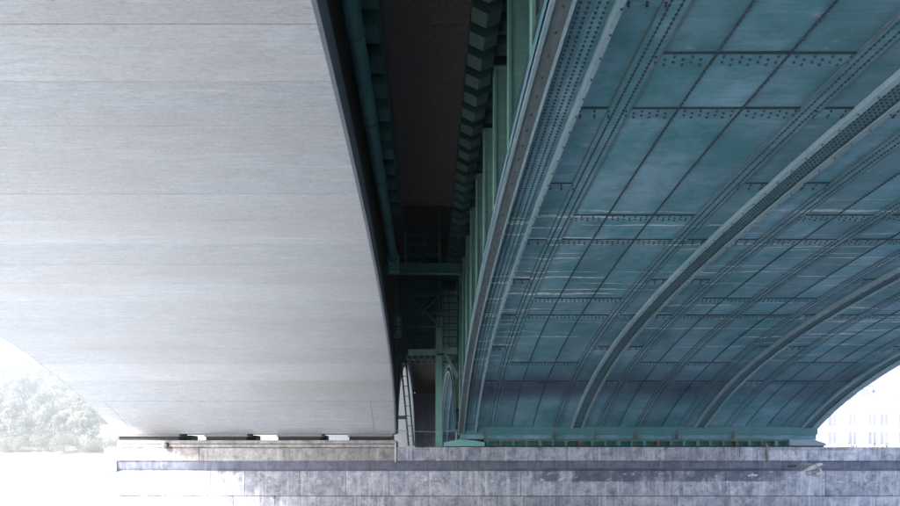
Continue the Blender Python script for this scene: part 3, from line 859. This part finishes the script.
for yr, hh, rn in rows:
    x0 = -468 * yr / FPX
    for i in range(7):
        y = yr + rt.uniform(-5, 5)
        x = x0 + i * 0.030 * yr + rt.uniform(-1, 1)
        make_tree(x, y, gy(y) - 0.4, hh * rt.uniform(0.85, 1.2), hh * rt.uniform(0.40, 0.52), 20 + kk, 'leaf_a' if kk % 2 == 0 else 'leaf_b',
                  'hazy pale tree, %s from the left in the %s of the hillside' % (ordn[i], rn), 7000)
        kk += 1

def make_shrub(x, y, zb, r, seed, label):
    R = random.Random(seed)
    t = thing('leafy_shrub', label, 'shrub', (x, y, zb), 'shrubs along the quay wall')
    b = MB(); tips = []
    for k in range(9):
        a = R.uniform(0, 6.28); q = R.uniform(0.2, 0.8) * r
        c = (x + 1.25 * q * math.cos(a), y + q * math.sin(a), zb + r * R.uniform(0.35, 1.15)); tips.append(c)
        b.tube([(x, y, zb - 0.2), ((x + c[0]) / 2, (y + c[1]) / 2, zb + 0.45 * (c[2] - zb)), c], [0.05, 0.035, 0.012], 5)
    b.build('stem', M['bark'], t)
    v, f = [], []
    for i in range(3600):
        c = Vector(tips[R.randrange(9)])
        d = Vector((R.gauss(0, 1), R.gauss(0, 1), R.gauss(0, 1))).normalized()
        p = c + d * r * 0.48 * R.uniform(0.4, 1.05)
        if p.z < zb: p.z = zb + R.uniform(0, 0.3)
        nr = (d + Vector((R.gauss(0, .6), R.gauss(0, .6), R.gauss(0, .6)))).normalized()
        u = nr.orthogonal().normalized(); w = nr.cross(u); s = R.uniform(0.07, 0.15); q = len(v)
        v += [tuple(p + u * s), tuple(p + w * s * 0.6), tuple(p - u * s), tuple(p - w * s * 0.6)]
        f.append((q, q + 1, q + 2, q + 3))
    link('foliage', v, f, M['leaf_a' if seed % 3 else 'leaf_b'], t, recalc=False)
for i, (x, y) in enumerate([(-98 + 5.6 * k, 144.5 + 0.4 * math.sin(k * 2.3)) for k in range(8)]):
    make_shrub(x, y, gy(y) + 0.1, 3.0 + 0.6 * math.sin(i * 2.1), 80 + i, ('leftmost', 'second', 'third', 'fourth', 'fifth', 'sixth', 'seventh', 'last')[i] + ' pale low shrub from the left along the top of the quay wall')

def house():
    Y = 88.0
    P = lambda px: (px - VPX) * Y / FPX
    Z = lambda py: (HOR - py) * Y / FPX
    h = thing('pale_house', 'pale rendered house with slate roof and dormers beyond the right pier end', 'house', (P(880), Y, GROUND))
    x0, x1 = P(800), P(985)
    zt = Z(404)
    box('wall', M['render'], h, x0, x1, Y, Y + 11, GROUND, zt)
    box('cornice', M['frame'], h, x0 - 0.3, x1 + 0.3, Y - 0.35, Y + 11.3, zt + 0.003, zt + 0.35)
    zr = Z(358)
    rf = MB()
    rf.add([(x0 - .3, Y - .3, zt + .36), (x1 + .3, Y - .3, zt + .36), (x1 + .3, Y + 11.3, zt + .36), (x0 - .3, Y + 11.3, zt + .36), (x0 + 4, Y + 5.5, zr), (x1 - 4, Y + 5.5, zr)],
           [(0, 1, 5, 4), (1, 2, 5), (2, 3, 4, 5), (3, 0, 4), (0, 3, 2, 1)])
    ro = rf.build('roof', M['roof'], h)
    for px in (838, 868, 926, 955):
        dz = zt + 0.9
        xx = P(px)
        box('dormer', M['render'], ro, xx - 0.9, xx + 0.9, Y + 0.6, Y + 3.4, zt + 0.4, dz + 1.4)
        box('dormer_window', M['glass'], ro, xx - 0.5, xx + 0.5, Y + 0.55, Y + 0.598, dz - 0.1, dz + 1.1)
        MB().prism([(xx - 1.1, dz + 1.402), (xx + 1.1, dz + 1.402), (xx, dz + 2.1)], 'y', Y + 0.4, Y + 4.0).build('dormer_roof', M['roof'], ro)
    box('chimney', M['render'], ro, P(893) - 0.6, P(893) + 0.6, Y + 4.2, Y + 5.4, zt + 1.5, zr + 1.8)
    for py in (420, 438):
        for px in (812, 832, 852, 872, 884, 902, 922, 942, 962):
            xx, zz = P(px), Z(py)
            w = box('window', M['frame'], h, xx - 0.62, xx + 0.62, Y - 0.06, Y - 0.003, zz - 0.95, zz + 0.95)
            for s_ in (-1, 1):
                box('pane', M['glass'], w, xx + s_ * 0.28 - 0.23, xx + s_ * 0.28 + 0.23, Y - 0.075, Y - 0.062, zz - 0.82, zz + 0.82)
house()

# ------------------------------------------------------------------ weeds on the pier top at the right
for i, (px, lb) in enumerate(((853, 'small dry weed tuft on the pier top beside the bearing block'), (881, 'small dry weed tuft on the pier top near the right picture edge'))):
    R = random.Random(50 + i)
    x = (px - VPX) * 0.0396
    v, f = [], []
    for k in range(46):
        bx, by = x + R.gauss(0, 0.18), PIER_F + 0.14 + R.uniform(-0.05, 0.12)
        hh = R.uniform(0.08, 0.26); ln = R.gauss(0, 0.06); q = len(v)
        v += [(bx - 0.006, by, 0.735), (bx + 0.006, by, 0.735), (bx + ln * 0.5 + 0.006, by - 0.02, 0.735 + hh * 0.6), (bx + ln, by - 0.03, 0.735 + hh)]
        f += [(0 + q, 1 + q, 2 + q), (0 + q, 2 + q, 3 + q)]
    tag(link('weed_tuft', v, f, M['leaf_b'], recalc=False), lb, 'weed', 'weeds on the pier top')

# ------------------------------------------------------------------ gull in flight in front of the pier
def gull():
    Y = 20.0; s = Y / FPX
    P = lambda px, py, dy=0.0: Vector(((px - VPX) * s, Y + dy, (HOR - py) * s))
    t = thing('gull', 'grey and white gull flying rightwards in front of the pier', 'bird', tuple(P(812, 470)))
    ax = [P(804, 470.5), P(807, 469.8), P(810, 468.6), P(813.5, 467.2), P(817, 465.6), P(819.2, 464.6), P(821.2, 464.3), P(822.4, 464.4)]
    b = MB().tube([tuple(p) for p in ax], [0.012, 0.035, 0.062, 0.076, 0.066, 0.042, 0.042, 0.018], 12)
    body = b.build('body', M['gull_white'], t, True)
    MB().tube([tuple(P(822.2, 464.4)), tuple(P(824, 464.8))], [0.013, 0.004], 6).build('beak', M['beak'], body)
    tl = MB(); p = P(806, 470.1)
    tl.add([tuple(p + Vector((0.02, -0.03, 0.01))), tuple(p + Vector((0.02, 0.03, 0.01))), tuple(p + Vector((-0.15, 0.08, -0.035))), tuple(p + Vector((-0.15, -0.08, -0.04))),
            tuple(p + Vector((0.02, -0.03, -0.005))), tuple(p + Vector((0.02, 0.03, -0.005))), tuple(p + Vector((-0.15, 0.08, -0.043))), tuple(p + Vector((-0.15, -0.08, -0.048)))],
           [(0, 1, 2, 3), (4, 7, 6, 5), (0, 4, 5, 1), (1, 5, 6, 2), (2, 6, 7, 3), (3, 7, 4, 0)])
    tl.build('tail', M['gull_white'], body)
    def wing(pts, chords, m1, m2):
        lead = [Vector(q) for q in pts]
        def seg(i0, i1, mt, name, par):
            v, f = [], []
            for i in range(i0, i1 + 1):
                c = chords[i]; q = lead[i]
                for (k, up) in ((0.0, 0.0), (0.35, 0.018), (1.0, 0.0), (0.4, -0.006)):
                    v.append(tuple(q + c * k + Vector((0, 0, up))))
            n = i1 - i0
            for i in range(n):
                for k in range(4): f.append((4 * i + k, 4 * i + (k + 1) % 4, 4 * i + 4 + (k + 1) % 4, 4 * i + 4 + k))
            f += [(0, 1, 2, 3), tuple(4 * n + k for k in range(4))]
            return link(name, v, f, mt, par, True)
        n = len(pts) - 1
        w = seg(0, n - 1, m1, 'wing', t)
        seg(n - 1, n, m2, 'wing_tip', w)
    c0 = Vector((-0.09, 0.02, 0.10)); c1 = Vector((-0.07, -0.02, -0.12))
    wing([P(817, 466.2, 0.05), P(816.5, 463.2, 0.2), P(812, 461.5, 0.36), P(806, 464.8, 0.48), P(797, 466.4, 0.55)],
         [c1, c1 * 0.95, c1 * 0.85, c1 * 0.6, c1 * 0.15], M['gull_grey'], M['gull_dark'])
    wing([P(817, 466.8, -0.05), P(818.5, 470.5, -0.18), P(816, 473.6, -0.32), P(808, 475.2, -0.45), P(797.5, 475.6, -0.52)],
         [c0, c0 * 0.95, c0 * 0.85, c0 * 0.55, c0 * 0.12], M['gull_white'], M['gull_grey'])
gull()

# ------------------------------------------------------------------ haze over the valley
hz = MB().box(-1510, 1510, -1510, 1510, GROUND - 1.0, 46.0).build('haze', None)
hm = bpy.data.materials.new('haze_air'); hm.use_nodes = True
hn = hm.node_tree; hn.nodes.clear()
ho = hn.nodes.new('ShaderNodeOutputMaterial'); hp = hn.nodes.new('ShaderNodeVolumePrincipled')
hp.inputs['Color'].default_value = (0.93, 0.95, 1.0, 1)
hp.inputs['Density'].default_value = 0.0029
hp.inputs['Anisotropy'].default_value = 0.2
hn.links.new(hp.outputs[0], ho.inputs['Volume'])
hz.data.materials.append(hm)
hz['kind'] = 'stuff'
